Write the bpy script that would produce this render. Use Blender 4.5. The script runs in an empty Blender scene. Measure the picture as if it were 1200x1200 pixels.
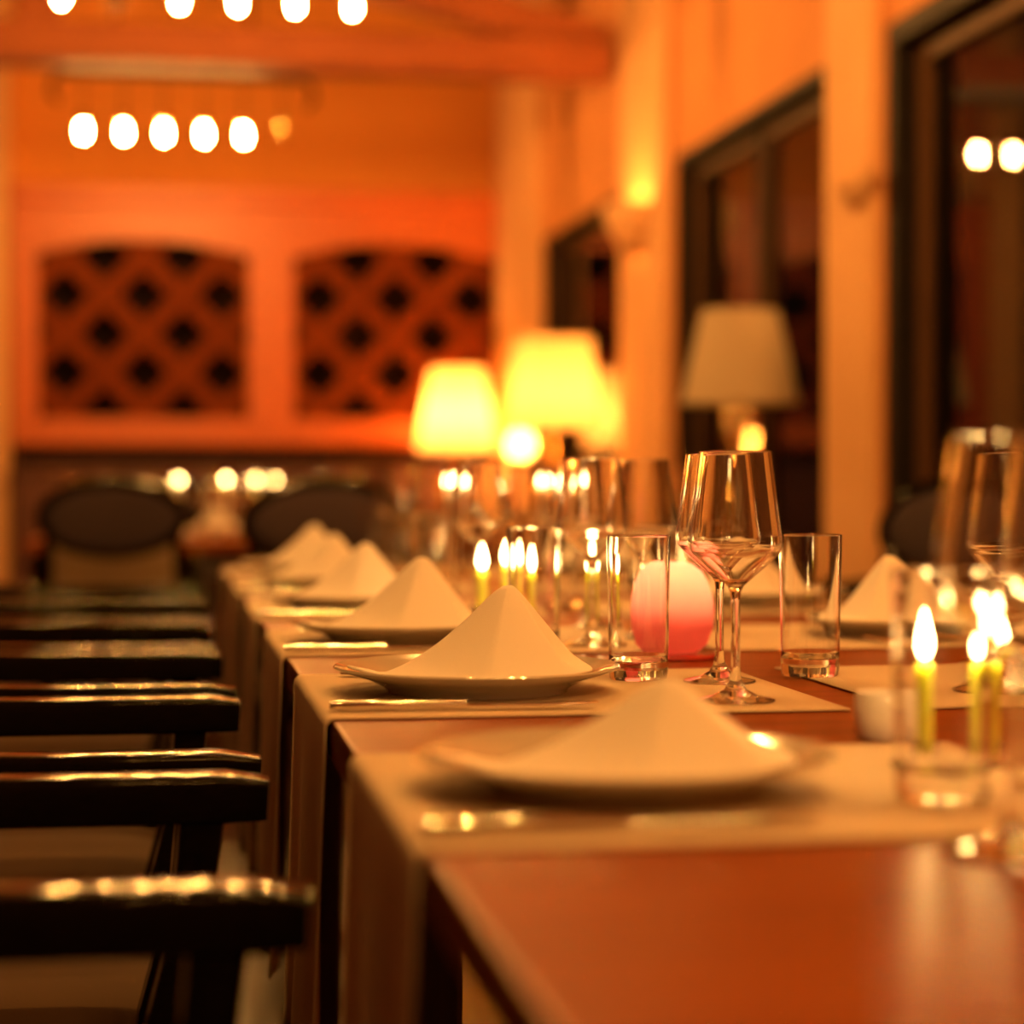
import bpy, bmesh, math, random
from mathutils import Vector, Matrix
random.seed(7)
PI = math.pi
sc = bpy.context.scene
C = sc.collection

# ------------------------------------------------------------------ camera
F = 2500.0                       # focal length in pixels of the 1200 px frame
TH = math.atan(413 / F)          # the table's direction vanishes left of centre
PITCH = math.atan(38 / F)
TZ = 0.75                        # table top height
CAMZ = TZ + 0.1976
cam_d = bpy.data.cameras.new('camera'); cam = bpy.data.objects.new('camera', cam_d); C.objects.link(cam)
cam_d.sensor_width = 36.0; cam_d.lens = 36.0 * F / 1200
cam.location = (0, 0, CAMZ)
cam.rotation_euler = (PI / 2 - PITCH, 0, -TH)
cam_d.dof.use_dof = True; cam_d.dof.focus_distance = 2.0; cam_d.dof.aperture_fstop = 2.6
cam_d.clip_start = 0.02
sc.camera = cam

# ------------------------------------------------------------------ world, view
w = bpy.data.worlds.new('night'); sc.world = w; w.use_nodes = True
w.node_tree.nodes['Background'].inputs[0].default_value = (0.0010, 0.0006, 0.0005, 1)
w.node_tree.nodes['Background'].inputs[1].default_value = 0.3
vs = sc.view_settings
vs.view_transform = 'Standard'; vs.look = 'None'; vs.gamma = 1.0; vs.use_curve_mapping = False
vs.exposure = 2.6
cy = sc.cycles
cy.max_bounces = 14; cy.transmission_bounces = 12; cy.glossy_bounces = 6; cy.diffuse_bounces = 4; cy.transparent_max_bounces = 16
cy.sample_clamp_indirect = 40.0; cy.blur_glossy = 0.3
BULB_S = 310.0; BULB_C = (1.0, 0.44, 0.095)
FLAME_S = 13.0; FLAME_C = (1.0, 0.56, 0.17)
SHADE_W = 6.5; SHADE_C = (1.0, 0.45, 0.11)
CANDLE_W = 0.038

def px(x, y, h=TZ):
    """the point at height h that shows at pixel x, y of the photograph"""
    sx, sy = (x - 600) / F, (600 - y) / F
    r = Vector((math.cos(TH), -math.sin(TH), 0)); f0 = Vector((math.sin(TH), math.cos(TH), 0))
    f = f0 * math.cos(PITCH) - Vector((0, 0, 1)) * math.sin(PITCH)
    u = Vector((0, 0, 1)) * math.cos(PITCH) + f0 * math.sin(PITCH)
    d = f + r * sx + u * sy
    t = (h - CAMZ) / d.z
    return d.x * t, d.y * t

# ------------------------------------------------------------------ materials
def nt(name):
    m = bpy.data.materials.new(name); m.use_nodes = True
    n = m.node_tree.nodes; n.clear()
    o = n.new('ShaderNodeOutputMaterial')
    return m, n, m.node_tree.links, o

def surf(name, c1, c2=None, rough=0.5, scale=8.0, stretch=(1, 1, 1), metallic=0.0, bump=0.0, spec=0.5, coat=0.0, detail=5.0):
    m, n, l, o = nt(name)
    p = n.new('ShaderNodeBsdfPrincipled')
    tc = n.new('ShaderNodeTexCoord'); mp = n.new('ShaderNodeMapping'); mp.inputs['Scale'].default_value = stretch
    no = n.new('ShaderNodeTexNoise'); no.inputs['Scale'].default_value = scale; no.inputs['Detail'].default_value = detail
    cr = n.new('ShaderNodeValToRGB')
    c2 = c2 or tuple(x * 0.8 for x in c1)
    cr.color_ramp.elements[0].position = 0.3; cr.color_ramp.elements[1].position = 0.7
    cr.color_ramp.elements[0].color = (*c2, 1); cr.color_ramp.elements[1].color = (*c1, 1)
    l.new(tc.outputs['Object'], mp.inputs[0]); l.new(mp.outputs[0], no.inputs['Vector'])
    l.new(no.outputs['Fac'], cr.inputs[0]); l.new(cr.outputs[0], p.inputs['Base Color'])
    p.inputs['Roughness'].default_value = rough; p.inputs['Metallic'].default_value = metallic
    p.inputs['Specular IOR Level'].default_value = spec; p.inputs['Coat Weight'].default_value = coat
    p.inputs['Coat Roughness'].default_value = 0.12
    if bump:
        b = n.new('ShaderNodeBump'); b.inputs['Strength'].default_value = bump; b.inputs['Distance'].default_value = 0.004
        l.new(no.outputs['Fac'], b.inputs['Height']); l.new(b.outputs[0], p.inputs['Normal'])
    l.new(p.outputs[0], o.inputs[0])
    return m

def weave(name, c1, c2, scale=900.0, bump=0.25, sheen=0.0):
    m, n, l, o = nt(name)
    p = n.new('ShaderNodeBsdfPrincipled'); tc = n.new('ShaderNodeTexCoord')
    wv = n.new('ShaderNodeTexNoise'); wv.inputs['Scale'].default_value = scale; wv.inputs['Detail'].default_value = 2
    n2 = n.new('ShaderNodeTexNoise'); n2.inputs['Scale'].default_value = 6
    mx = n.new('ShaderNodeMix'); mx.data_type = 'RGBA'
    mx.inputs[6].default_value = (*c1, 1); mx.inputs[7].default_value = (*c2, 1)
    l.new(tc.outputs['Object'], wv.inputs['Vector']); l.new(tc.outputs['Object'], n2.inputs['Vector'])
    l.new(n2.outputs['Fac'], mx.inputs[0]); l.new(mx.outputs[2], p.inputs['Base Color'])
    b = n.new('ShaderNodeBump'); b.inputs['Strength'].default_value = bump; b.inputs['Distance'].default_value = 0.0006
    l.new(wv.outputs['Fac'], b.inputs['Height']); l.new(b.outputs[0], p.inputs['Normal'])
    p.inputs['Roughness'].default_value = 0.9; p.inputs['Specular IOR Level'].default_value = 0.15
    p.inputs['Sheen Weight'].default_value = sheen
    l.new(p.outputs[0], o.inputs[0])
    return m

def glass(name, col=(1, 1, 1), rough=0.0, ior=1.5):
    m, n, l, o = nt(name)
    g = n.new('ShaderNodeBsdfGlass'); g.inputs['Color'].default_value = (*col, 1)
    g.inputs['Roughness'].default_value = rough; g.inputs['IOR'].default_value = ior
    l.new(g.outputs[0], o.inputs[0])
    return m

def pane(name):
    m, n, l, o = nt(name)
    t = n.new('ShaderNodeBsdfTransparent'); t.inputs[0].default_value = (0.7, 0.72, 0.7, 1)
    g = n.new('ShaderNodeBsdfGlossy'); g.inputs['Roughness'].default_value = 0.015
    fr = n.new('ShaderNodeFresnel'); fr.inputs[0].default_value = 1.55
    mx = n.new('ShaderNodeMixShader')
    l.new(fr.outputs[0], mx.inputs[0]); l.new(t.outputs[0], mx.inputs[1]); l.new(g.outputs[0], mx.inputs[2]); l.new(mx.outputs[0], o.inputs[0])
    return m

def thin(name, col, trans=0.6, gloss=0.0, noise=0.0):
    """thin cloth, wax or frosted glass that lets light through"""
    m, n, l, o = nt(name)
    d = n.new('ShaderNodeBsdfDiffuse'); t = n.new('ShaderNodeBsdfTranslucent'); mx = n.new('ShaderNodeMixShader')
    tc = n.new('ShaderNodeTexCoord'); no = n.new('ShaderNodeTexNoise'); no.inputs['Scale'].default_value = 60
    mc = n.new('ShaderNodeMix'); mc.data_type = 'RGBA'
    mc.inputs[6].default_value = (*col, 1); mc.inputs[7].default_value = (*[c * (1 - noise) for c in col], 1)
    l.new(tc.outputs['Object'], no.inputs['Vector']); l.new(no.outputs['Fac'], mc.inputs[0])
    for s in (d, t): l.new(mc.outputs[2], s.inputs['Color'])
    mx.inputs[0].default_value = trans
    l.new(d.outputs[0], mx.inputs[1]); l.new(t.outputs[0], mx.inputs[2])
    out = mx
    if gloss:
        g = n.new('ShaderNodeBsdfGlossy'); g.inputs['Roughness'].default_value = 0.2
        m2 = n.new('ShaderNodeMixShader'); m2.inputs[0].default_value = gloss
        l.new(mx.outputs[0], m2.inputs[1]); l.new(g.outputs[0], m2.inputs[2]); out = m2
    l.new(out.outputs[0], o.inputs[0])
    return m

def wax_mat(name, col):
    m, n, l, o = nt(name)
    p = n.new('ShaderNodeBsdfPrincipled'); tc = n.new('ShaderNodeTexCoord'); no = n.new('ShaderNodeTexNoise'); no.inputs['Scale'].default_value = 90
    mc = n.new('ShaderNodeMix'); mc.data_type = 'RGBA'; mc.inputs[6].default_value = (*col, 1); mc.inputs[7].default_value = (*[c * .9 for c in col], 1)
    l.new(tc.outputs['Object'], no.inputs['Vector']); l.new(no.outputs['Fac'], mc.inputs[0]); l.new(mc.outputs[2], p.inputs['Base Color'])
    p.inputs['Subsurface Weight'].default_value = 1.0; p.inputs['Subsurface Radius'].default_value = (1.0, 1.0, 0.35); p.inputs['Subsurface Scale'].default_value = 0.02
    p.inputs['Roughness'].default_value = 0.4
    l.new(p.outputs[0], o.inputs[0])
    return m

def emit(name, col, s):
    m, n, l, o = nt(name)
    e = n.new('ShaderNodeEmission'); e.inputs[0].default_value = (*col, 1); e.inputs[1].default_value = s
    l.new(e.outputs[0], o.inputs[0])
    return m

M = dict(
    table=surf('table_wood', (0.27, 0.060, 0.005), (0.17, 0.036, 0.003), 0.30, 9, (0.6, 6, 6), bump=0.04, spec=0.035),
    table_dark=surf('table_leg_wood', (0.06, 0.03, 0.015), (0.035, 0.018, 0.01), 0.4, 9, (6, 6, 0.6)),
    chair_wood=surf('black_lacquered_wood', (0.006, 0.004, 0.003), (0.004, 0.003, 0.002), 0.09, 30, (2, 8, 8), bump=0.0, spec=0.07),
    chair_cloth=weave('mauve_upholstery', (0.055, 0.040, 0.045), (0.042, 0.030, 0.035), 500, 0.4),
    seat_cloth=weave('taupe_seat_fabric', (0.105, 0.066, 0.036), (0.08, 0.05, 0.03), 500, 0.4),
    mat=weave('linen_runner', (0.62, 0.53, 0.40), (0.55, 0.46, 0.34), 700, 0.5),
    mat_shaded=weave('shaded_linen', (0.26, 0.19, 0.11), (0.21, 0.15, 0.09), 700, 0.5),  # darker copy of the runner linen, shade put into the colour
    napkin=weave('napkin_linen', (0.84, 0.82, 0.76), (0.79, 0.77, 0.70), 900, 0.3),
    china=surf('grey_white_china', (0.50, 0.47, 0.40), (0.47, 0.44, 0.37), 0.07, 3, coat=0.4),
    steel=surf('polished_steel', (0.80, 0.78, 0.74), (0.72, 0.70, 0.66), 0.10, 40, metallic=1.0),
    glass=glass('clear_glass'),
    wax=wax_mat('green_wax', (0.66, 0.80, 0.16)),
    candle_wax=thin('white_wax', (0.9, 0.8, 0.75), 0.6, 0.03, 0.05),
    wick=surf('burnt_wick', (0.02, 0.015, 0.01), None, 0.9, 80),
    flame=emit('candle_flame', FLAME_C, FLAME_S),
    votive=thin('pink_frosted_glass', (0.92, 0.33, 0.40), 0.75, 0.05, 0.1),
    coaster=surf('red_lacquer', (0.45, 0.03, 0.025), (0.35, 0.02, 0.02), 0.2, 10),
    bulb=emit('lit_bulb', BULB_C, BULB_S), bulb_soft=emit('lit_frosted_bulb', SHADE_C, 10.0),
    deadbulb=glass('unlit_bulb_glass', (1, 0.85, 0.65)),
    iron=surf('wrought_iron', (0.022, 0.014, 0.010), (0.012, 0.008, 0.006), 0.7, 40, bump=0.2, spec=0.2),
    brass=surf('aged_brass', (0.75, 0.50, 0.20), (0.55, 0.34, 0.12), 0.14, 12, metallic=1.0),
    shade=thin('cream_lampshade', (0.88, 0.62, 0.30), 0.6, 0, 0.12),
    shade2=thin('linen_lampshade', (0.80, 0.66, 0.46), 0.4, 0, 0.12),
    plaster=surf('orange_plaster', (0.64, 0.26, 0.08), (0.58, 0.23, 0.065), 0.85, 3, bump=0.15),
    plaster_pale=surf('pale_plaster', (0.76, 0.42, 0.19), (0.70, 0.38, 0.16), 0.85, 3, bump=0.15),
    ochre=surf('ochre_plaster', (0.78, 0.30, 0.05), (0.72, 0.27, 0.045), 0.85, 2, bump=0.15),
    cabinet=surf('red_orange_wood', (0.60, 0.125, 0.016), (0.50, 0.10, 0.012), 0.42, 6, (1, 1, 7), bump=0.05),
    slat=surf('slat_wood', (0.20, 0.040, 0.005), (0.15, 0.028, 0.004), 0.7, 8, bump=0.05, spec=0.08),
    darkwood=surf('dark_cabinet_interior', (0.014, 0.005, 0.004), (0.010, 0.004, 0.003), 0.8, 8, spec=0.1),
    lower=surf('dark_red_wood', (0.12, 0.028, 0.012), (0.08, 0.018, 0.008), 0.5, 6, (1, 1, 7)),
    beam=surf('truss_wood', (0.40, 0.11, 0.03), (0.26, 0.07, 0.018), 0.62, 7, (0.5, 6, 6), bump=0.1, spec=0.25),
    frame=surf('black_window_wood', (0.014, 0.008, 0.005), (0.009, 0.006, 0.004), 0.6, 12, spec=0.15),
    sash=surf('brown_sash_wood', (0.10, 0.042, 0.015), (0.07, 0.03, 0.01), 0.6, 9, (6, 6, 0.6), spec=0.2),
    pane=pane('night_window_glass'),
    floor=surf('dark_floor_boards', (0.045, 0.02, 0.010), (0.025, 0.012, 0.006), 0.35, 6, (6, 0.5, 1)),
    ceiling=surf('ceiling_boards', (0.22, 0.09, 0.035), (0.16, 0.065, 0.025), 0.7, 5, (0.5, 6, 1)),
    ceramic=surf('white_ceramic', (0.82, 0.80, 0.76), (0.78, 0.76, 0.72), 0.2, 6),
)

# ------------------------------------------------------------------ mesh helpers
class MB:
    def __init__(s): s.v = []; s.f = []
    def add(s, vs, fs):
        k = len(s.v); s.v += [tuple(v) for v in vs]; s.f += [tuple(i + k for i in f) for f in fs]; return s
    def box(s, x0, x1, y0, y1, z0, z1, mat=None):
        vs = [Vector((x, y, z)) for z in (z0, z1) for y in (y0, y1) for x in (x0, x1)]
        if mat is not None: vs = [mat @ v for v in vs]
        return s.add(vs, [(0, 2, 3, 1), (4, 5, 7, 6), (0, 1, 5, 4), (2, 6, 7, 3), (0, 4, 6, 2), (1, 3, 7, 5)])
    def lathe(s, prof, seg=32, c=(0, 0, 0), closed=False):
        rings = []; vs = []; fs = []
        for r, z in prof:
            if r < 1e-6: rings.append([len(vs)]); vs.append((c[0], c[1], c[2] + z))
            else:
                rings.append(list(range(len(vs), len(vs) + seg)))
                vs += [(c[0] + r * math.cos(2 * PI * i / seg), c[1] + r * math.sin(2 * PI * i / seg), c[2] + z) for i in range(seg)]
        pairs = list(zip(rings, rings[1:])) + ([(rings[-1], rings[0])] if closed else [])
        for a, b in pairs:
            if len(a) == 1 and len(b) == 1: continue
            for i in range(seg):
                j = (i + 1) % seg
                if len(a) == 1: fs.append((a[0], b[j], b[i]))
                elif len(b) == 1: fs.append((a[i], a[j], b[0]))
                else: fs.append((a[i], a[j], b[j], b[i]))
        return s.add(vs, fs)
    def sweep(s, path, sizes, seg=10, up=(0, 0, 1), power=2.0, cap=True):
        """superellipse section (half width, half height) carried along a path"""
        P = [Vector(p) for p in path]; up = Vector(up); vs = []; fs = []
        for i, p in enumerate(P):
            t = (P[min(i + 1, len(P) - 1)] - P[max(i - 1, 0)]).normalized()
            a = t.cross(up)
            if a.length < 1e-4: a = t.cross(Vector((1, 0, 0)))
            a.normalize(); b = a.cross(t).normalized()
            sz = sizes[i] if isinstance(sizes, list) else sizes
            if not isinstance(sz, tuple): sz = (sz, sz)
            for k in range(seg):
                q = 2 * PI * k / seg; cx, sy = math.cos(q), math.sin(q)
                ex = math.copysign(abs(cx) ** (2 / power), cx); ey = math.copysign(abs(sy) ** (2 / power), sy)
                vs.append(p + a * ex * sz[0] + b * ey * sz[1])
        for i in range(len(P) - 1):
            for k in range(seg):
                j = (k + 1) % seg
                fs.append((i * seg + k, i * seg + j, (i + 1) * seg + j, (i + 1) * seg + k))
        if cap:
            fs.append(tuple(range(seg))[::-1]); fs.append(tuple(range((len(P) - 1) * seg, len(P) * seg)))
        return s.add(vs, fs)
    def prism(s, pts, y0, y1):
        """outline in x, z pushed from y0 to y1"""
        n = len(pts)
        vs = [(x, y0, z) for x, z in pts] + [(x, y1, z) for x, z in pts]
        fs = [tuple(range(n)), tuple(range(n, 2 * n))[::-1]] + [(i, (i + 1) % n, n + (i + 1) % n, n + i) for i in range(n)]
        return s.add(vs, fs)
    def mesh(s, name, m, smooth=True, angle=40, recalc=True):
        me = bpy.data.meshes.new(name); me.from_pydata(s.v, [], s.f)
        bm = bmesh.new(); bm.from_mesh(me)
        if recalc: bmesh.ops.recalc_face_normals(bm, faces=bm.faces)
        bm.to_mesh(me); bm.free()
        if smooth:
            me.polygons.foreach_set('use_smooth', [True] * len(me.polygons))
            me.set_sharp_from_angle(angle=math.radians(angle))
        me.materials.append(M[m] if isinstance(m, str) else m)
        return me
    def build(s, name, m, parent=None, bevel=0, smooth=True, angle=40, solid=0, recalc=True):
        o = bpy.data.objects.new(name, s.mesh(name, m, smooth, angle, recalc)); C.objects.link(o)
        if parent: o.parent = parent
        if solid:
            b = o.modifiers.new('thickness', 'SOLIDIFY'); b.thickness = solid; b.offset = 0
        if bevel:
            b = o.modifiers.new('bevel', 'BEVEL'); b.width = bevel; b.segments = 2; b.limit_method = 'ANGLE'
        return o

def tag(o, label, cat, group=None):
    o['label'] = label; o['category'] = cat
    if group: o['group'] = group
    return o
def thing(name, label, cat, loc=(0, 0, 0), rz=0, group=None):
    o = bpy.data.objects.new(name, None); C.objects.link(o); o.empty_display_size = 0.05
    o.location = loc; o.rotation_euler = (0, 0, rz)
    return tag(o, label, cat, group)
def struct(o): o['kind'] = 'structure'; return o
def sempty(name, loc=(0, 0, 0)):
    o = bpy.data.objects.new(name, None); C.objects.link(o); o.location = loc; return struct(o)
def dup(root, loc, rz, label, group=None):
    def cp(o, parent):
        c = o.copy(); C.objects.link(c); c.parent = parent
        for ch in o.children: cp(ch, c)
        return c
    r = cp(root, None); r.location = loc; r.rotation_euler = (0, 0, rz); r['label'] = label
    if group: r['group'] = group
    return r
class Kind:
    """first use places the original, later uses place copies"""
    def __init__(s, make): s.make = make; s.o = None
    def __call__(s, loc, rz, label, group=None):
        if s.o is None:
            s.o = s.make(); s.o.location = loc; s.o.rotation_euler = (0, 0, rz); s.o['label'] = label
            if group: s.o['group'] = group
            return s.o
        return dup(s.o, loc, rz, label, group)
def point(name, loc, power, col, r, parent=None):
    d = bpy.data.lights.new(name, 'POINT'); d.energy = power; d.color = col; d.shadow_soft_size = r
    o = bpy.data.objects.new(name, d); C.objects.link(o); o.location = loc
    if parent: o.parent = parent
    return o
ORD = ['first', 'second', 'third', 'fourth', 'fifth', 'sixth', 'seventh']

# ================================================================== the room
XW = 2.0; XL = -3.0; YB = 12.4; YF = -2.6; HC = 4.0
struct(MB().box(XL - .1, XW + .3, YF - .1, YB + .6, -0.1, 0).build('floor', 'floor', smooth=False))
struct(MB().box(XL - .1, XW + .3, YF - .1, YB + .6, HC, HC + .1).build('ceiling', 'ceiling', smooth=False))
struct(MB().box(XL - .1, XL, YF, YB + .5, 0, HC).build('wall_left', 'lower', smooth=False))
struct(MB().box(XL, XW + .2, YF - .1, YF, 0, HC).build('wall_front', 'lower', smooth=False))
struct(MB().box(XL, XW + .2, YB + .42, YB + .52, 0, HC).build('wall_back', 'ochre', smooth=False))
# right wall: low wall, header and the piers between the openings
SILL = 0.55; HEAD = 2.205; TW = 0.2
WIN = [(3.1, 5.68), (6.15, 8.12), (9.04, 11.0)]
wr = MB()
wr.box(XW, XW + TW, YF, YB + .42, HEAD, HC)
ys = [YF] + [v for a in WIN for v in a] + [YB + .42]
for a, b in zip(ys[0::2], ys[1::2]): wr.box(XW, XW + TW, a, b, 0, HEAD)
for a, b in WIN: wr.box(XW, XW + TW, a, b, 0, SILL)
struct(wr.build('wall_right', 'plaster', smooth=False))
# flat piers standing proud of the right wall
for i, (a, b, h) in enumerate([(5.72, 6.12, HC), (8.2, 8.98, HC), (11.05, 12.36, HC)]):
    struct(MB().box(XW - .05, XW, a, b, 0, h).build('trim_%d' % (i + 1), 'plaster_pale', bevel=.012, smooth=False))
struct(MB().box(-1.06, -0.845, YB - .02, YB + .42, 0, HC).build('trim_4', 'plaster_pale', smooth=False))
struct(MB().box(XL, -1.06, YB + .05, YB + .42, 0, HC).build('trim_5', 'lower', smooth=False))
# windows: black frame, brown sash, panes, thin mullions
def window(n, y0, y1, cuts, fw, sw):
    wroot = sempty('window_%d' % n, (XW, y0, SILL)); W = y1 - y0; H = HEAD - SILL; x0, x1 = -.012, .13
    for bx in ((0, fw, 0, H), (W - fw, W, 0, H), (fw, W - fw, 0, fw), (fw, W - fw, H - fw, H)):
        MB().box(x0, x1, *bx).build('frame_rail', 'frame', wroot, bevel=.006, smooth=False)
    edges = [fw] + [fw + (W - 2 * fw) * c for c in cuts] + [W - fw]
    for a, b in zip(edges, edges[1:]):
        for bx in ((a, a + sw, fw, H - fw), (b - sw, b, fw, H - fw), (a + sw, b - sw, fw, fw + sw), (a + sw, b - sw, H - fw - sw, H - fw)):
            MB().box(.055, .105, *bx).build('sash_rail', 'sash', wroot, bevel=.005, smooth=False)
        MB().add([(.08, a + sw, fw + sw), (.08, b - sw, fw + sw), (.08, b - sw, H - fw - sw), (.08, a + sw, H - fw - sw)], [(3, 2, 1, 0)]).build('pane', 'pane', wroot, smooth=False, recalc=False)
    for i, c in enumerate(edges[1:-1]):
        MB().box(.04, .11, c - .018, c + .018, fw, H - fw).build('mullion', 'frame', wroot, bevel=.004, smooth=False)
window(1, *WIN[0], (0.5,), .065, .055)
window(2, *WIN[1], (0.5,), .045, .05)
window(3, *WIN[2], (), .045, .04)
# roof truss across the room
tr = sempty('roof_truss', (0, 9.1, 2.70))
MB().box(XL, XW - .05, 0, .25, 0, .165).build('tie_beam', 'beam', tr, bevel=.015, smooth=False)
def bar_xz(p, q, y0, y1, t, name):
    p = Vector((p[0], 0, p[1])); q = Vector((q[0], 0, q[1])); d = (q - p).normalized(); nrm = Vector((-d.z, 0, d.x)) * t / 2
    pts = [p + nrm, q + nrm, q - nrm, p - nrm]
    MB().prism([(v.x, v.z) for v in pts], y0, y1).build(name, 'beam', tr, bevel=.012, smooth=False)
bar_xz((1.94, .15), (-.5, .76), .03, .22, .15, 'rafter')
bar_xz((-2.94, .15), (-.5, .76), .03, .22, .15, 'rafter')
bar_xz((-.5, .165), (-.5, .82), .05, .20, .18, 'king_post')

# ================================================================== wine rack cabinet on the back wall
cab = thing('wine_rack_cabinet', 'red-orange wooden wall cabinet with two arched lattice openings, across the back wall', 'cabinet', (0, YB, 0))
OP = [(-.68, .51), (.77, 1.965)]; ZB = 1.30; ZS = 2.235; RISE = .085
def arch(a, b, z0=ZS, rise=RISE, n=14):
    return [(a + (b - a) * i / n, z0 + rise * (1 - (2 * i / n - 1) ** 2)) for i in range(n + 1)]
MB().box(-.83, 1.995, .02, .41, 0, .03).build('plinth', 'darkwood', cab, smooth=False)
for a, b in ((-.83, OP[0][0]), (OP[0][1], OP[1][0]), (OP[1][1], 1.995)):
    MB().box(a, b, 0, .05, 1.145, 2.52).build('stile', 'cabinet', cab, bevel=.004, smooth=False)
for a, b in OP:
    pts = arch(a, b) + [(b, 2.52), (a, 2.52)]
    MB().prism(pts, .0, .05).build('arched_header', 'cabinet', cab, smooth=False)
    MB().box(a, b, .0, .05, 1.145, ZB).build('bottom_rail', 'cabinet', cab, bevel=.004, smooth=False)
MB().box(-.84, 1.997, -.05, .41, 2.52, 2.63).build('cornice', 'cabinet', cab, bevel=.012, smooth=False)
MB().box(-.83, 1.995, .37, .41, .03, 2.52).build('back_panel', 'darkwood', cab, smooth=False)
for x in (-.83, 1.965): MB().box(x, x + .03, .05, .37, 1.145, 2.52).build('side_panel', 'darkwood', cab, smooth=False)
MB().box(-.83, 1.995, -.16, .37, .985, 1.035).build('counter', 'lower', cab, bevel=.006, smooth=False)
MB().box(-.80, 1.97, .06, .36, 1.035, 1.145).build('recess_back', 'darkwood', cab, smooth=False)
for i in range(4):
    a = -.82 + i * .7
    d = MB().box(a + .01, a + .69, -.13, -.10, .05, .97).build('door', 'lower', cab, bevel=.006, smooth=False)
    MB().lathe([(0, 0), (.012, .003), (.014, .012), (.008, .022), (0, .024)], 12, (a + (.62 if i % 2 == 0 else .08), -.155, .6)).build('knob', 'brass', d)
MB().box(-.82, 1.985, -.10, .37, .03, .97).build('body', 'lower', cab, smooth=False)
def clip_poly(pts, x0, x1, z0, z1):
    for ax, lim, sg in ((0, x0, 1), (0, x1, -1), (1, z0, 1), (1, z1, -1)):
        out = []
        for p, q in zip(pts, pts[1:] + pts[:1]):
            a, b = (p[ax] - lim) * sg, (q[ax] - lim) * sg
            if a >= 0: out.append(p)
            if a * b < 0:
                t = a / (a - b); out.append((p[0] + (q[0] - p[0]) * t, p[1] + (q[1] - p[1]) * t))
        pts = out
        if not pts: break
    return pts
SWD = .112; STEP = .445
for a, b in OP:
    x0, x1, z0, z1 = a - .02, b + .02, ZB - .02, ZS + RISE + .02
    for lay, sg in ((0, 1), (1, -1)):
        k0 = -6
        for k in range(-6, 12):
            cx = (a + b) / 2 + k * STEP; L = 3.0; hw = SWD / 2
            d = (math.cos(PI / 4), sg * math.sin(PI / 4)); nrm = (-d[1] * hw, d[0] * hw)
            c0 = (cx, 1.785)
            quad = [(c0[0] - d[0] * L + nrm[0], c0[1] - d[1] * L + nrm[1]), (c0[0] + d[0] * L + nrm[0], c0[1] + d[1] * L + nrm[1]),
                    (c0[0] + d[0] * L - nrm[0], c0[1] + d[1] * L - nrm[1]), (c0[0] - d[0] * L - nrm[0], c0[1] - d[1] * L - nrm[1])]
            q = clip_poly(quad, x0, x1, z0, z1)
            if len(q) >= 3:
                MB().prism(q, .055 + lay * .02, .073 + lay * .02).build('lattice_slat', 'slat', cab, smooth=False)

# ================================================================== chandeliers
def chandelier(y, xc, label, dead, half=.5):
    ZBULB = 2.585
    t = thing('chandelier', label, 'chandelier', (xc, y, ZBULB), 0, 'linear bulb chandeliers')
    zb = .29
    MB().box(-half - .10, half + .10, -.02, .02, zb, zb + .035).build('bar', 'iron', t, bevel=.005, smooth=False)
    for sx in (-1, 1):
        MB().sweep([(sx * (half + .09), 0, zb + .02), (sx * (half + .14), 0, zb - .02), (sx * (half + .15), 0, zb - .09), (sx * (half + .11), 0, zb - .13)], .014, 8, (0, 1, 0)).build('scroll_end', 'iron', t)
        MB().sweep([(sx * .32, 0, zb + .03), (sx * .32, 0, HC - ZBULB - .02)], .009, 8).build('rod', 'iron', t)
        MB().lathe([(0, 0), (.05, 0), (.05, .012), (.03, .022), (0, .022)], 20, (sx * .32, 0, HC - ZBULB - .022)).build('ceiling_rose', 'iron', t)
    for i in range(6):
        x = -half + i * 2 * half / 5
        MB().sweep([(x, 0, zb), (x, 0, .115)], .004, 6).build('cord', 'iron', t)
        so = MB().lathe([(0, .12), (.012, .12), (.018, .105), (.018, .06), (.015, .055), (0, .055)], 14, (x, 0, 0)).build('socket', 'brass', t)
        prof = [(0, -.006), (.006, -.003), (.0105, .004), (.0130, .014), (.0130, .022), (.0115, .034), (.009, .046), (.008, .056), (0, .056)]
        MB().lathe(prof, 20, (x, 0, 0)).build('bulb', 'deadbulb' if i == dead else 'bulb', so)
    return t
chandelier(7.5, .172, 'nearer chandelier of exposed bulbs, cut by the top edge of the photo', 1)
chandelier(10.4, .12, 'farther chandelier whose row of bulbs hangs below the beam', 5, .475)
chandelier(-1.2, .66, 'added unseen chandelier of exposed bulbs behind the camera', 9)  # unseen, added to light the sides that face the camera
chandelier(1.7, .66, 'added unseen chandelier of exposed bulbs right above the nearest place settings, over the frame', 9)  # unseen, added to light the near settings from above
chandelier(4.6, .30, 'added unseen chandelier of exposed bulbs above the dining table, over the frame', 9)  # unseen, added at the row's spacing as one more light source

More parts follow.
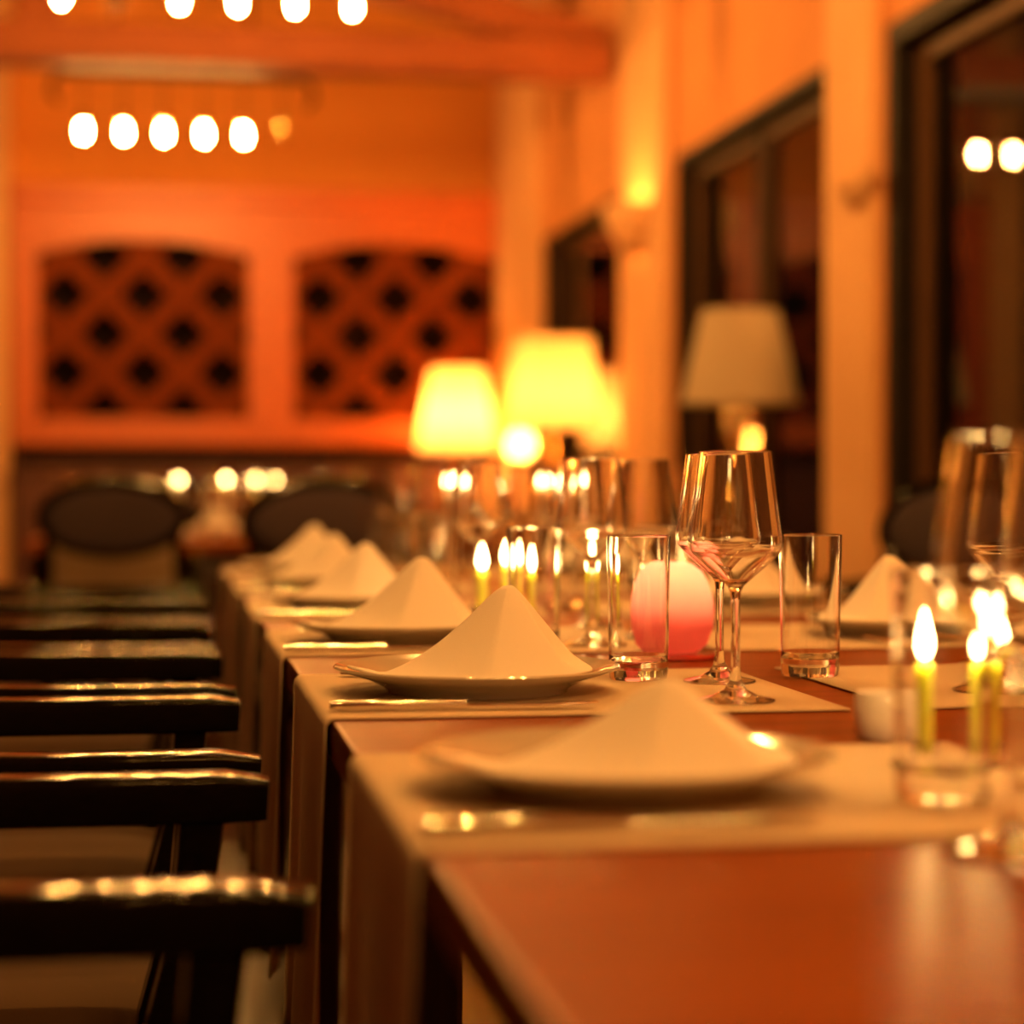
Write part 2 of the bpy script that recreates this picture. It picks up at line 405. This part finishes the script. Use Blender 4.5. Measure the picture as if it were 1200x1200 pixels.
# ================================================================== chair
def make_chair():
    t = thing('armchair', '', 'chair')
    # oval upholstered back: thick ring and pad, tilted a little
    tilt = Matrix.Rotation(-.14, 4, 'Y'); oc = Vector((-.265, 0, .835)); A, B = .205, .105
    ring = MB(); n = 40
    pts = [oc + tilt @ Vector((0, A * math.cos(2 * PI * i / n), B * math.sin(2 * PI * i / n))) for i in range(n)]
    vs = []; fs = []
    for i in range(n):
        q = 2 * PI * i / n; rad = Vector((0, math.cos(q) * B, math.sin(q) * A)).normalized()
        for k in range(8):
            p = 2 * PI * k / 8
            vs.append(pts[i] + tilt @ (rad * .017 * math.cos(p) + Vector((1, 0, 0)) * .019 * math.sin(p)))
    for i in range(n):
        for k in range(8): fs.append((i * 8 + k, i * 8 + (k + 1) % 8, ((i + 1) % n) * 8 + (k + 1) % 8, ((i + 1) % n) * 8 + k))
    ring.add(vs, fs).build('back_frame', 'chair_wood', t)
    pad = MB(); vs = []; fs = []; prof = [(0, .026), (.4, .025), (.75, .020), (.95, .010), (1.0, 0), (.95, -.010), (.75, -.016), (.4, -.018), (0, -.018)]
    for r, d in prof:
        for i in range(n): vs.append(oc + tilt @ Vector((d, max(r, .001) * (A - .008) * math.cos(2 * PI * i / n), max(r, .001) * (B - .008) * math.sin(2 * PI * i / n))))
    for a in range(len(prof) - 1):
        for i in range(n): fs.append((a * n + i, a * n + (i + 1) % n, (a + 1) * n + (i + 1) % n, (a + 1) * n + i))
    pad.add(vs, fs).build('back_pad', 'chair_cloth', t)
    # seat
    MB().box(-.215, .225, -.225, .225, .385, .435).build('seat_frame', 'chair_wood', t, bevel=.008, smooth=False)
    cu = MB(); vs = []; fs = []; N = 14
    for top in (1, 0):
        for i in range(N + 1):
            for j in range(N + 1):
                u, v = i / N * 2 - 1, j / N * 2 - 1
                x = .225 * math.copysign(abs(u) ** .9, u); y = .225 * math.copysign(abs(v) ** .9, v)
                h = .435 + (.058 * ((1 - abs(u) ** 4) * (1 - abs(v) ** 4)) ** .5 if top else 0)
                vs.append((x + .005, y, h))
    K = (N + 1) ** 2
    for i in range(N):
        for j in range(N):
            a = i * (N + 1) + j
            fs.append((a, a + 1, a + N + 2, a + N + 1)); fs.append((K + a, K + a + N + 1, K + a + N + 2, K + a + 1))
    cu.add(vs, fs).build('seat_cushion', 'seat_cloth', t)
    for s in (-1, 1):
        MB().sweep([(.195, s * .2, .385), (.197, s * .202, .2), (.20, s * .203, 0)], [.023, .019, .014], 10, (0, 1, 0), 3).build('leg', 'chair_wood', t)
        MB().sweep([(-.195, s * .2, .40), (-.215, s * .2, .2), (-.27, s * .2, 0)], [.022, .019, .015], 10, (0, 1, 0), 3).build('leg', 'chair_wood', t)
        MB().sweep([(-.20, s * .195, .42), (-.225, s * .195, .60), (-.25, s * .19, .74), (-.262, s * .18, .80)], [.020, .018, .016, .014], 10, (0, 1, 0), 3).build('back_post', 'chair_wood', t)
        MB().sweep([(-.245, s * .205, .715), (-.20, s * .222, .702), (-.1, s * .236, .691), (.1, s * .24, .690), (.235, s * .24, .690), (.268, s * .24, .688)],
                   [(.018, .016), (.022, .019), (.025, .020), (.026, .020), (.026, .020), (.022, .017)], 24, (0, 0, 1), 7).build('armrest', 'chair_wood', t)
        MB().sweep([(.215, s * .24, .672), (.205, s * .238, .58), (.18, s * .232, .48), (.175, s * .23, .40)], [(.019, .022), (.017, .02), (.019, .022), (.02, .024)], 10, (0, 1, 0), 4).build('arm_support', 'chair_wood', t)
    return t
chair = Kind(make_chair)

# ================================================================== dining table
X0, X1, Y0, Y1 = .139, 1.07, .62, 4.86
XC = (X0 + X1) / 2
def table(x0, x1, y0, y1, label, legs):
    t = thing('dining_table', label, 'table', ((x0 + x1) / 2, (y0 + y1) / 2, 0))
    a, b = (x1 - x0) / 2, (y1 - y0) / 2
    MB().box(-a, a, -b, b, TZ - .035, TZ).build('tabletop', 'table', t, bevel=.003, smooth=False)
    for s in (-1, 1):
        MB().box(s * (a - .09) - .012, s * (a - .09) + .012, -b + .1, b - .1, TZ - .13, TZ - .035).build('apron', 'table_dark', t, smooth=False)
        MB().box(-a + .1, a - .1, s * (b - .09) - .012, s * (b - .09) + .012, TZ - .13, TZ - .035).build('apron', 'table_dark', t, smooth=False)
        for k in range(legs):
            y = (-b + .12) + (2 * b - .24) * k / (legs - 1)
            MB().sweep([(s * (a - .12), y, TZ - .035), (s * (a - .12), y, .4), (s * (a - .12), y, 0)], [.036, .032, .024], 12, (0, 1, 0), 5).build('leg', 'table_dark', t)
    return t
table(X0, X1, Y0, Y1, 'long glossy brown wooden table set for dinner, filling the right foreground', 4)

# linen mats that hang over the table's edge
T = TZ + .0008
def mat_mesh(inner, width, drop, seed):
    """origin at the table's edge on the top; x runs inwards, falls outside the edge"""
    rnd = random.Random(seed); R = .008
    prof = [(inner - inner * i / 16, .0012) for i in range(16)]
    prof += [(-R * math.sin(q) + .002, .0012 - R * (1 - math.cos(q))) for q in (0, PI / 8, PI / 4, 3 * PI / 8, PI / 2)]
    nd = 12
    for i in range(1, nd + 1): prof.append((-R + .002, .0012 - R - (drop - R) * i / nd))
    N = 24; vs = []; fs = []; ph = rnd.random() * 6
    for k, (x, z) in enumerate(prof):
        for j in range(N + 1):
            y = (j / N - .5) * width
            hang = max(0, -z - .02) / drop
            xx = x - hang * (.012 * (1 + math.sin(y * 26 + ph)) * .8)
            yy = y * (1 - .03 * hang)
            vs.append((xx, yy, z))
    for k in range(len(prof) - 1):
        for j in range(N): fs.append((k * (N + 1) + j, k * (N + 1) + j + 1, (k + 1) * (N + 1) + j + 1, (k + 1) * (N + 1) + j))
    return MB().add(vs, fs)
def make_mat():
    o = mat_mesh(.44, .40, .36, 3).build('linen_mat', 'mat', solid=.0016); return tag(o, '', 'placemat')
mat_left = Kind(make_mat)

# plate
def make_plate():
    prof = [(0, .004), (.074, .004), (.076, 0), (.083, 0), (.085, .004), (.100, .012), (.131, .0215), (.1325, .0230), (.131, .0245), (.102, .0165), (.086, .0090), (.07, .0075), (0, .0075)]
    return tag(MB().lathe(prof, 72).build('dinner_plate', 'china', angle=60), '', 'plate')
plate = Kind(make_plate)

# napkin folded to a soft pyramid
def plate_top(r):
    pts = [(0, 0), (.086, .0015), (.102, .009), (.131, .017), (.2, .017)]
    for (a, za), (b, zb) in zip(pts, pts[1:]):
        if r <= b: return za + (zb - za) * (r - a) / (b - a)
    return .017
def napkin_mesh(seed, on_plate=True):
    """a square of linen folded to a soft tent: long tail to -x, steep side to +x; origin at the plate's centre"""
    rnd = random.Random(seed); j = lambda a: rnd.uniform(-a, a)
    H = {11: .058, 12: .086, 13: .090, 14: .088}.get(seed, .088); px0 = .030 + j(.008)
    cor = [(PI + j(.06), .150, 1.9), (-PI * .66 + j(.06), .088, 1.5), (-PI * .28 + j(.06), .092, 1.35), (-.02 + j(.05), .076, 1.05), (PI * .30 + j(.1), .090, 1.4), (PI * .66 + j(.1), .088, 1.5)]
    cor = sorted([(a % (2 * PI), r, p) for a, r, p in cor])
    n = 14; S = 26; dirs = []
    for i in range(len(cor)):
        (a0, r0, p0), (a1, r1, p1) = cor[i], cor[(i + 1) % len(cor)]
        A = Vector((r0 * math.cos(a0), r0 * math.sin(a0))); B = Vector((r1 * math.cos(a1), r1 * math.sin(a1)))
        for k in range(n):
            t = k / n; w = t * t * (3 - 2 * t)
            chord = A.lerp(B, t); arc = chord.normalized() * (r0 + (r1 - r0) * w)
            dirs.append((chord.lerp(arc, .55), p0 + (p1 - p0) * w, 4 * t * (1 - t)))
    vs = [(px0, 0, H)]; fs = []
    for s in range(1, S + 1):
        f = s / S
        for b, pw, sag in dirs:
            g = math.sqrt(f * f + .0075) - .0866                       # rounded peak
            g = min(g / (math.sqrt(1.0075) - .0866), 1)
            z = H * (1 - g) ** pw
            k = f * (1 - .05 * sag * math.sin(PI * f))
            x, y = px0 + b.x * k, b.y * k
            z = max(z, 0) + .0030 + (plate_top(math.hypot(x, y)) if on_plate else 0) * f
            vs.append((x, y, z))
    m = len(dirs)
    for k in range(m): fs.append((0, 1 + k, 1 + (k + 1) % m))
    for s in range(S - 1):
        for k in range(m): fs.append((1 + s * m + k, 1 + s * m + (k + 1) % m, 1 + (s + 1) * m + (k + 1) % m, 1 + (s + 1) * m + k))
    return MB().add(vs, fs)
NK = {}
def napkin(loc, rz, label, group, seed):
    if seed not in NK:
        o = napkin_mesh(seed, seed != 21).build('folded_napkin', 'napkin', solid=.0018, angle=75); NK[seed] = o
        tag(o, label, 'napkin', group); o.location = loc; o.rotation_euler = (0, 0, rz); return o
    return dup(NK[seed], loc, rz, label, group)

# cutlery, lying along local x with the handle towards -x
def make_fork():
    t = thing('dinner_fork', '', 'fork')
    MB().sweep([(-.10, 0, .0035), (-.09, 0, .004), (-.04, 0, .006), (.015, 0, .010), (.035, 0, .010)], [(.006, .0012), (.0105, .0018), (.0065, .0018), (.0035, .0018), (.005, .0014)], 10, power=2.6).build('handle', 'steel', t)
    MB().sweep([(.030, 0, .010), (.042, 0, .0075), (.056, 0, .006)], [(.0045, .0013), (.0118, .0012), (.0125, .0011)], 12, power=3).build('head', 'steel', t)
    for y in (-.0105, -.0035, .0035, .0105):
        MB().sweep([(.052, y, .006), (.08, y, .006), (.10, y * .96, .0095)], [(.0022, .0011), (.0020, .001), (.0008, .0006)], 6).build('tine', 'steel', t)
    return t
def make_knife():
    t = thing('dinner_knife', '', 'knife')
    MB().sweep([(-.115, 0, .005), (-.105, 0, .005), (-.05, 0, .005), (0, 0, .005)], [(.006, .003), (.0095, .004), (.008, .004), (.0065, .0032)], 12, power=2.8).build('handle', 'steel', t)
    pts = [(0, -.0065), (.02, -.009), (.08, -.009), (.105, -.004), (.115, .004), (.11, .0075), (0, .0065)]
    n = len(pts); vs = [(x, y, .0035) for x, y in pts] + [(x, y, .0058) for x, y in pts]
    MB().add(vs, [tuple(range(n)), tuple(range(n, 2 * n))] + [(i, (i + 1) % n, n + (i + 1) % n, n + i) for i in range(n)]).build('blade', 'steel', t, smooth=False, bevel=.0007)
    return t
fork = Kind(make_fork); knife = Kind(make_knife)

# glassware
def dense(prof, step=.006, edge=.0006):
    out = [prof[0]]
    for (r0, z0), (r1, z1) in zip(prof, prof[1:]):
        L = math.hypot(r1 - r0, z1 - z0); ts = []
        if L > 4 * edge: ts = [edge / L] + [i / math.ceil(L / step) for i in range(1, math.ceil(L / step))] + [1 - edge / L]
        out += [(r0 + (r1 - r0) * t, z0 + (z1 - z0) * t) for t in sorted(ts)] + [(r1, z1)]
    return out
def make_wine():
    out = [(0, 0), (.0345, 0), (.0352, .0010), (.0345, .0020), (.020, .0052), (.010, .0105), (.0056, .018), (.0042, .030), (.0040, .060), (.0042, .090), (.0050, .0965), (.0072, .1010),
           (.0110, .1045), (.0365, .1275), (.0398, .1312), (.0415, .1350), (.0422, .1395), (.0420, .1440), (.0412, .1490), (.0322, .2190), (.0318, .2198)]
    inn = [(.0311, .2190), (.0401, .1490), (.0409, .1440), (.0411, .1395), (.0404, .1354), (.0388, .1320), (.0355, .1288), (.0105, .1068), (.0060, .1042), (0, .1030)]
    return tag(MB().lathe(dense(out + inn), 64).build('wine_glass', 'glass', angle=80), '', 'wine glass')
def make_tumbler():
    out = [(0, 0), (.0270, 0), (.0282, .0015), (.0290, .010), (.0312, .1395), (.0307, .1402)]
    inn = [(.0296, .1395), (.0276, .024), (.0262, .0185), (.022, .0170), (0, .0165)]
    return tag(MB().lathe(dense(out + inn), 64).build('tumbler', 'glass', angle=50), '', 'glass')
wine = Kind(make_wine); tumbler = Kind(make_tumbler)

# ------------------------------------------------------------------ place settings
YK = [1.31 + .63 * k for k in range(6)]
LEFT = 'beside the left edge of the long table'
for k, y in enumerate(YK):
    o = ORD[k]
    mat_left((X0, y, T), 0, 'linen mat hanging over the left table edge, %s from the camera' % o, 'mats along the left edge')
    if k >= 1: mat_left((X1, y, T), PI, 'linen mat on the right half of the table, %s from the camera' % ORD[k - 1], 'mats along the right edge')
    jx, jy = random.uniform(-.008, .008), random.uniform(-.012, .012)
    if k < 2: jx = jy = 0
    mz = T + .0024
    plate((.288 + jx, y + jy, mz), 0, 'glossy pale china plate on the left side of the table, %s from the camera' % o, 'plates along the left edge')
    napkin((.288 + jx, y + jy, mz + .0078), random.uniform(-.10, .10) if k > 1 else (.0, .04)[k], 'cream napkin peaked on the %s plate along the left side' % o, 'napkins along the left edge', (11, 12, 13, 14, 12, 13)[k])
    knife((.255 + jx, y - .158, mz), random.uniform(-.05, .05), 'steel knife lying before the %s plate of the left side' % o, 'knives along the left edge')
    fork((.275 + jx, y + .160, mz), random.uniform(-.05, .05), 'steel fork lying behind the %s plate of the left side' % o, 'forks along the left edge')
    if k >= 1:
        o = ORD[k - 1]
        plate((.925, y + jy, mz), 0, 'glossy pale china plate on the right side of the table, %s from the camera' % o, 'plates along the right edge')
        napkin((.925, y + jy, mz + .0078), PI + random.uniform(-.1, .1), 'cream napkin peaked on the %s plate along the right side' % o, 'napkins along the right edge', (13, 14, 12, 11, 13)[k - 1])
        fork((.92, y - .160, mz), PI, 'steel fork lying before the %s plate of the right side' % o, 'forks along the right edge')
        knife((.94, y + .158, mz), PI, 'steel knife lying behind the %s plate of the right side' % o, 'knives along the right edge')

GZ = T + .0022
def on_mat(x, y):
    inl = X0 <= x <= X0 + .44; inr = X1 - .44 <= x <= X1 and y > 1.6
    return (inl or inr) and any(abs(y - c) < .20 for c in YK)
def gz(x, y, r=.03):
    return GZ if any(on_mat(x + r * math.cos(a), y + r * math.sin(a)) for a in [i * PI / 8 for i in range(16)]) else TZ + .0003
def put(kind, x, y, label, group, r): kind((x, y, gz(x, y, r)), random.uniform(0, 6), label, group)
GW, GT = 'wine glasses on the long table', 'tumblers on the long table'
put(wine, .4985, 1.814, 'sharp clear wine glass standing in front, at the centre right of the photo', GW, .035)
put(wine, .531, 1.99, 'clear wine glass half hidden behind the sharpest wine glass', GW, .035)
put(tumbler, .638, 2.043, 'clear straight tumbler right of the sharp wine glasses', GT, .028)
put(tumbler, .461, 2.033, 'clear straight tumbler through which the pink candle shows', GT, .028)
put(wine, .443, 1.062, 'very blurred wine glass cut by the right edge of the photo', GW, .035)
put(wine, .562, 1.262, 'blurred wine glass at the right edge, behind the nearest glass', GW, .035)
put(tumbler, .471, 1.238, 'blurred tumbler in the right foreground, before the green candles', GT, .028)
put(tumbler, .42, 2.39, 'blurred tumbler behind the peak of the second napkin', GT, .028)
put(wine, .50, 2.45, 'blurred wine glass rising behind the tumbler with the pink candle', GW, .035)
put(wine, .585, 2.56, 'blurred wine glass right behind the pink candle holder', GW, .035)
put(tumbler, .70, 2.72, 'blurred tumbler on the right half, behind the sharp tumbler', GT, .028)
put(wine, .46, 3.08, 'small blurred wine glass behind the third napkin', GW, .035)
put(wine, .62, 3.16, 'small blurred wine glass under the drum lampshade', GW, .035)
put(tumbler, .43, 3.30, 'small blurred tumbler right of the fourth napkin', GT, .028)
put(wine, .47, 3.72, 'distant wine glass left of the far green candles', GW, .035)
put(wine, .66, 3.82, 'distant wine glass right of the far green candles', GW, .035)
put(tumbler, .45, 3.94, 'distant tumbler beside the fifth napkin', GT, .028)
put(wine, .48, 4.36, 'farther wine glass near the end of the long table', GW, .035)
put(wine, .65, 4.46, 'farthest wine glass near the end of the long table', GW, .035)
put(tumbler, .46, 4.57, 'farthest tumbler at the end of the long table', GT, .028)
put(wine, .76, 1.86, 'blurred wine glass on the right half, behind the near green candles', GW, .035)

# ------------------------------------------------------------------ candles
def flame_profile(h, r):
    return [(0, 0), (r * .55, h * .05), (r * .9, h * .18), (r, h * .30), (r * .85, h * .48), (r * .5, h * .72), (r * .18, h * .92), (0, h)]
def make_taper():
    t = thing('taper_candle', '', 'candle')
    H = .065
    MB().lathe([(0, 0), (.0070, 0), (.0072, H - .004), (.0062, H - .0005), (.004, H - .002), (0, H - .003)], 24).build('wax', 'wax', t)
    MB().sweep([(0, 0, H - .004), (.0006, 0, H + .005)], .0008, 6).build('wick', 'wick', t)
    MB().lathe(flame_profile(.035, .0066), 16, (0, 0, H + .002)).build('flame', 'flame', t)
    point('flame_light', (0, 0, H + .016), CANDLE_W, FLAME_C, .006, t)
    return t
def make_holder():
    out = [(0, 0), (.020, 0), (.021, .002), (.019, .004), (.0125, .007), (.0105, .016), (.0095, .0165)]
    inn = [(.0082, .016), (.0080, .0055), (0, .0052)]
    return tag(MB().lathe(out + inn, 40).build('candle_holder', 'glass', angle=60), '', 'candle holder')
taper = Kind(make_taper); holder = Kind(make_holder)
for (x, y), lab in (((.557, 1.378), 'nearest pair, right one'), ((.511, 1.386), 'nearest pair, left one'),
                    (px(565, 727), 'far group, left one'), (px(594, 722), 'far group, middle one'), (px(622, 730), 'far group, right one'), (px(694, 738), 'single one behind the pink candle')):
    z = gz(x, y, .02)
    holder((x, y, z), 0, 'low clear glass candle holder of a green candle: ' + lab, 'glass candle holders')
    taper((x, y, z + .0054), 0, 'lit short green taper candle: ' + lab, 'green taper candles')

def make_glint_candle():  # added candles that stand in for blurred glints among the glasses
    t = thing('glint_candle', '', 'candle'); H = .185
    MB().lathe([(0, 0), (.024, 0), (.025, .004), (.010, .010), (.009, .028), (0, .028)], 20).build('foot', 'brass', t)
    MB().lathe([(0, .026), (.0068, .026), (.0064, H - .001), (.004, H - .003), (0, H - .003)], 16).build('wax', 'candle_wax', t)
    MB().sweep([(0, 0, H - .004), (.0004, 0, H + .005)], .0008, 6).build('wick', 'wick', t)
    MB().lathe(flame_profile(.020, .0062), 14, (0, 0, H + .002)).build('flame', 'flame', t)
    return t
slim = Kind(make_glint_candle)
for x, y, dst, lab in ((533, 575, 4.25, 'before the broad oval-backed end chair'), (640, 577, 4.30, 'under the drum lampshade'), (681, 580, 4.05, 'right of the one under the drum lampshade')):
    q = px(x, y, TZ + .195); d = math.hypot(*q)
    q = (q[0] * dst / d, q[1] * dst / d); slim((q[0], q[1], gz(q[0], q[1], .025)), 0, 'slim candle added for a glint on the long table, ' + lab, 'candles added for glints')
for i, (x, y) in enumerate(((210, 573), (265, 575), (300, 560), (322, 553), (376, 554))):
    u = (x - 600) / F; yy = (7.62, 7.15, 7.75, 8.02, 8.1)[i]
    xx = yy * (math.sin(TH) + u * math.cos(TH)) / (math.cos(TH) - u * math.sin(TH))
    slim((xx, yy, T if yy > 7.43 else GZ), 0, 'tiny candle added for a blurred glint on the second table, %s from the left' % ORD[i], 'candles added for glints')

vx, vy = px(786, 771)
cz = gz(vx, vy, .05)
tag(MB().lathe([(0, 0), (.050, 0), (.052, .002), (.050, .005), (0, .005)], 48, (0, 0, 0)).build('coaster', 'coaster'), 'round red lacquer coaster under the pink candle holder', 'coaster').location = (vx, vy, cz)
vt = thing('candle_votive', 'rounded pink frosted candle holder glowing behind the wine glasses', 'candle holder', (vx, vy, cz + .0052))
MB().lathe([(0, .001), (.028, .001), (.040, .010), (.0465, .028), (.0480, .045), (.0460, .062), (.0410, .079), (.0330, .092), (.0240, .0985), (.0150, .1015)], 48).build('bowl', 'votive', vt)
MB().lathe([(0, .006), (.024, .006), (.027, .020), (.027, .057), (.024, .060), (0, .059)], 24).build('wax', 'candle_wax', vt)
MB().lathe(flame_profile(.030, .0060), 16, (0, 0, .064)).build('flame', 'flame', vt)
MB().sweep([(0, 0, .058), (.0005, 0, .067)], .0008, 6).build('wick', 'wick', vt)
point('flame_light', (0, 0, .080), CANDLE_W * 1.0, FLAME_C, .008, vt)

# small white pot
wx, wy = px(1036, 866)
wt = thing('sugar_pot', 'small white ceramic pot blurred in the right foreground', 'pot', (wx, wy, TZ + .0003))
MB().lathe([(0, 0), (.018, 0), (.0215, .004), (.0228, .018), (.0225, .034), (.0215, .036), (.0205, .034), (.0205, .012), (.017, .006), (0, .005)], 36).build('body', 'ceramic', wt)
MB().lathe([(0, .022), (.020, .022), (.0205, .024), (0, .026)], 30).build('sugar', 'ceramic', wt)

# ------------------------------------------------------------------ chairs
CX = -.182; PIT = .62
for k in range(6):
    y = 1.508 + PIT * k
    chair((CX, y, 0), 0, 'black armchair on the left of the long table, %s from the camera' % ORD[k], 'armchairs around the tables')
for k, y in enumerate((3.06, 3.66, 4.50)):
    chair((1.40 + (k == 2) * .09, y - (k == 2) * .12, 0), PI + (k == 2) * .45, 'armchair with dark oval back on the right of the long table, %s from the camera' % ORD[k], 'armchairs around the tables')
chair((.42, 5.16, 0), -PI / 2, 'armchair with broad dark oval back at the far end of the long table', 'armchairs around the tables')

# ------------------------------------------------------------------ second table beyond
t2 = (-.42, 1.0, 6.95, 9.0)
table(*t2, 'second dining table with glasses standing beyond the long table', 2)
chair((-.135, 6.60, 0), PI / 2, 'armchair with its oval back turned to the camera, at the second table', 'armchairs around the tables')
chair((.0, 9.25, 0), -PI / 2, 'armchair at the far end of the second table, left', 'armchairs around the tables')
chair((.62, 9.25, 0), -PI / 2, 'armchair at the far end of the second table, right', 'armchairs around the tables')
mat_far = Kind(lambda: tag(mat_mesh(.44, .40, .36, 5).build('linen_mat', 'mat_shaded', solid=.0016), '', 'placemat'))
mat_far((-.135, 6.95, T), PI / 2, 'shade-darkened linen mat hanging off the second table behind the oval-backed chair', 'mats on the second table')
mat_far((.50, 6.95, T), PI / 2, 'shade-darkened linen mat hanging off the second table behind the long table', 'mats on the second table')
g2 = [(-.32, 7.55), (-.20, 7.75), (.02, 7.3), (.16, 7.45), (.26, 7.2), (.34, 7.6), (.44, 7.85), (.56, 7.5), (.70, 7.9), (.82, 7.4), (.20, 8.2), (-.05, 8.3), (.60, 8.4), (.86, 8.3)]
NTH = ORD + ['eighth', 'ninth', 'tenth', 'eleventh', 'twelfth', 'thirteenth', 'fourteenth']
for i, (x, y) in enumerate(sorted(g2, key=lambda p: (p[0] * .9866 - p[1] * .163) / (p[1] * .9866 + p[0] * .163))):
    wine((x, y, T if not any(abs(x - c) < .24 and y < 7.43 for c in (-.135, .5)) else GZ), random.uniform(0, 6), 'tiny out-of-focus wine glass on the second table, %s from the left' % NTH[i], 'wine glasses on the second table')
for i, (x, y) in enumerate([(-.25, 8.1), (.05, 7.9), (.24, 8.62), (.46, 8.78)]):
    napkin((x, y, T), i * 1.7, 'tiny out-of-focus peaked napkin on the second table, %s from the left' % NTH[i], 'napkins on the second table', 21)

# ------------------------------------------------------------------ lamps by the windows
def side_table(x, y, h, label, r=.26):
    t = thing('side_table', label, 'side table', (x, y, 0))
    MB().lathe([(0, h - .028), (r - .006, h - .028), (r, h - .022), (r, h - .006), (r - .006, h), (0, h)], 40).build('tabletop', 'table_dark', t)
    MB().lathe([(0, .03), (.04, .03), (.028, .10), (.022, .35), (.032, .5), (.024, h - .06), (.06, h - .028), (0, h - .028)], 20).build('column', 'table_dark', t)
    for i in range(3):
        q = 2 * PI * i / 3 + .5
        MB().sweep([(.02 * math.cos(q), .02 * math.sin(q), .10), (.12 * math.cos(q), .12 * math.sin(q), .06), (.2 * math.cos(q), .2 * math.sin(q), .012)], [.018, .015, .012], 8).build('foot', 'table_dark', t)
def lamp(x, y, base, z0, z1, r0, r1, lit, label):
    t = thing('table_lamp', label, 'lamp', (x, y, base))
    b, tp = z0 - base, z1 - base
    MB().lathe([(0, 0), (.075, 0), (.078, .012), (.05, .024), (.022, .04), (.018, .055), (.05, .085), (.062, .12), (.05, .155), (.02, .18), (.014, b * .9), (.010, b + .02), (0, b + .02)], 32).build('base', 'brass', t)
    sh = MB().lathe([(r0, b), ((r0 + r1) / 2 * 1.01, (b + tp) / 2), (r1, tp)], 48).build('shade', 'shade' if lit else 'shade2', t)
    for r, z, nm in ((r0, b, 'trim_ring'), (r1, tp, 'trim_ring')):
        n = 48; vs = []; fs = []
        for i in range(n):
            q = 2 * PI * i / n
            for k in range(6):
                p = 2 * PI * k / 6; rr = r + .004 * math.cos(p); vs.append((rr * math.cos(q), rr * math.sin(q), z + .004 * math.sin(p)))
        for i in range(n):
            for k in range(6): fs.append((i * 6 + k, i * 6 + (k + 1) % 6, ((i + 1) % n) * 6 + (k + 1) % 6, ((i + 1) % n) * 6 + k))
        MB().add(vs, fs).build(nm, 'shade2', sh)
    mid = b + (tp - b) * (.30 if lit else .42)
    MB().lathe([(0, b + .02), (.014, b + .02), (.014, mid - .05), (0, mid - .05)], 14).build('socket', 'brass', t)
    MB().lathe([(0, mid - .05), (.013, mid - .045), (.028, mid - .005), (.030, mid + .012), (.022, mid + .034), (0, mid + .042)], 20).build('bulb', 'bulb_soft' if lit else 'ceramic', t)
    if lit: point('lamp_light', (0, 0, mid + .02), lit, SHADE_C, .035, t)
    return t
side_table(1.66, 11.93, .74, 'small dark side table under the lamp by the wine rack')
lamp(1.675, 12.05, .74, 1.12, 1.575, .23, .15, SHADE_W * 3.2, 'glowing yellow lamp with tapering shade, before the lattice cabinet')
side_table(1.72, 9.36, .76, 'small dark side table under the drum lamp')
lamp(1.735, 9.36, .76, 1.18, 1.575, .203, .172, SHADE_W, 'brightest table lamp with wide yellow drum shade, right of the cabinet')
side_table(1.72, 6.50, .76, 'small dark side table by the window, under the unlit lamp', .24)
lamp(1.80, 6.50, .76, 1.19, 1.475, .185, .12, 0, 'unlit table lamp with cream cone shade, in front of the window')
wine((1.60, 6.40, .7601), 0, 'wine glass standing beside the unlit lamp, left one', 'glasses beside the unlit lamp')
wine((1.66, 6.30, .7601), 0, 'wine glass standing beside the unlit lamp, right one', 'glasses beside the unlit lamp')

gl = thing('added_globe_lamp', 'small globe lamp added for an unidentified glow left of the drum-shaded lamp', 'lamp', (1.56, 9.22, .7601))  # lamp added to give a bright glow of unknown source
MB().lathe([(0, 0), (.05, 0), (.052, .010), (.02, .022), (.009, .035), (.008, .26), (.026, .275), (.028, .285), (0, .285)], 24).build('base', 'brass', gl)
MB().lathe([(.02, .284)] + [(.06 * math.sin(q), .342 - .06 * math.cos(q)) for q in [PI * k / 14 for k in range(2, 14)]] + [(0, .402)], 28).build('globe', 'shade', gl)
point('lamp_light', (0, 0, .342), 2.2, SHADE_C, .02, gl)

# wall sconces throwing light up the piers
def sconce(y, z, lit, label, k=1.0):
    t = thing('wall_sconce', label, 'wall lamp', (XW - .05, y, z)); t.scale = (k, k, k)
    n = 14; vs = []; fs = []
    prof = [(.02, -.17), (.08, -.13), (.13, -.05), (.15, .04)]
    for r, zz in prof:
        for i in range(n + 1):
            q = PI / 2 + PI * i / n; vs.append((r * math.cos(q), r * 1.25 * math.sin(q), zz))
    for a in range(len(prof) - 1):
        for i in range(n): fs.append((a * (n + 1) + i, a * (n + 1) + i + 1, (a + 1) * (n + 1) + i + 1, (a + 1) * (n + 1) + i))
    MB().add(vs, fs).build('bowl', 'plaster_pale', t, solid=.006)
    MB().box(-.006, 0, -.04, .04, -.14, .0).build('backplate', 'iron', t, bevel=.003, smooth=False)
    MB().lathe([(0, -.06), (.012, -.055), (.022, -.02), (.022, -.005), (0, .01)], 16, (-.05, 0, -.04)).build('bulb', 'bulb_soft' if lit else 'ceramic', t)
    if lit: point('sconce_light', (-.07, 0, -.065), lit, SHADE_C, .02, t)
sconce(8.58, 2.03, 6.0, 'lit plaster uplight on the pier between the windows')
sconce(5.78, 1.80, 0, 'unlit plaster uplight on the pale pier beside the nearest window', .55)
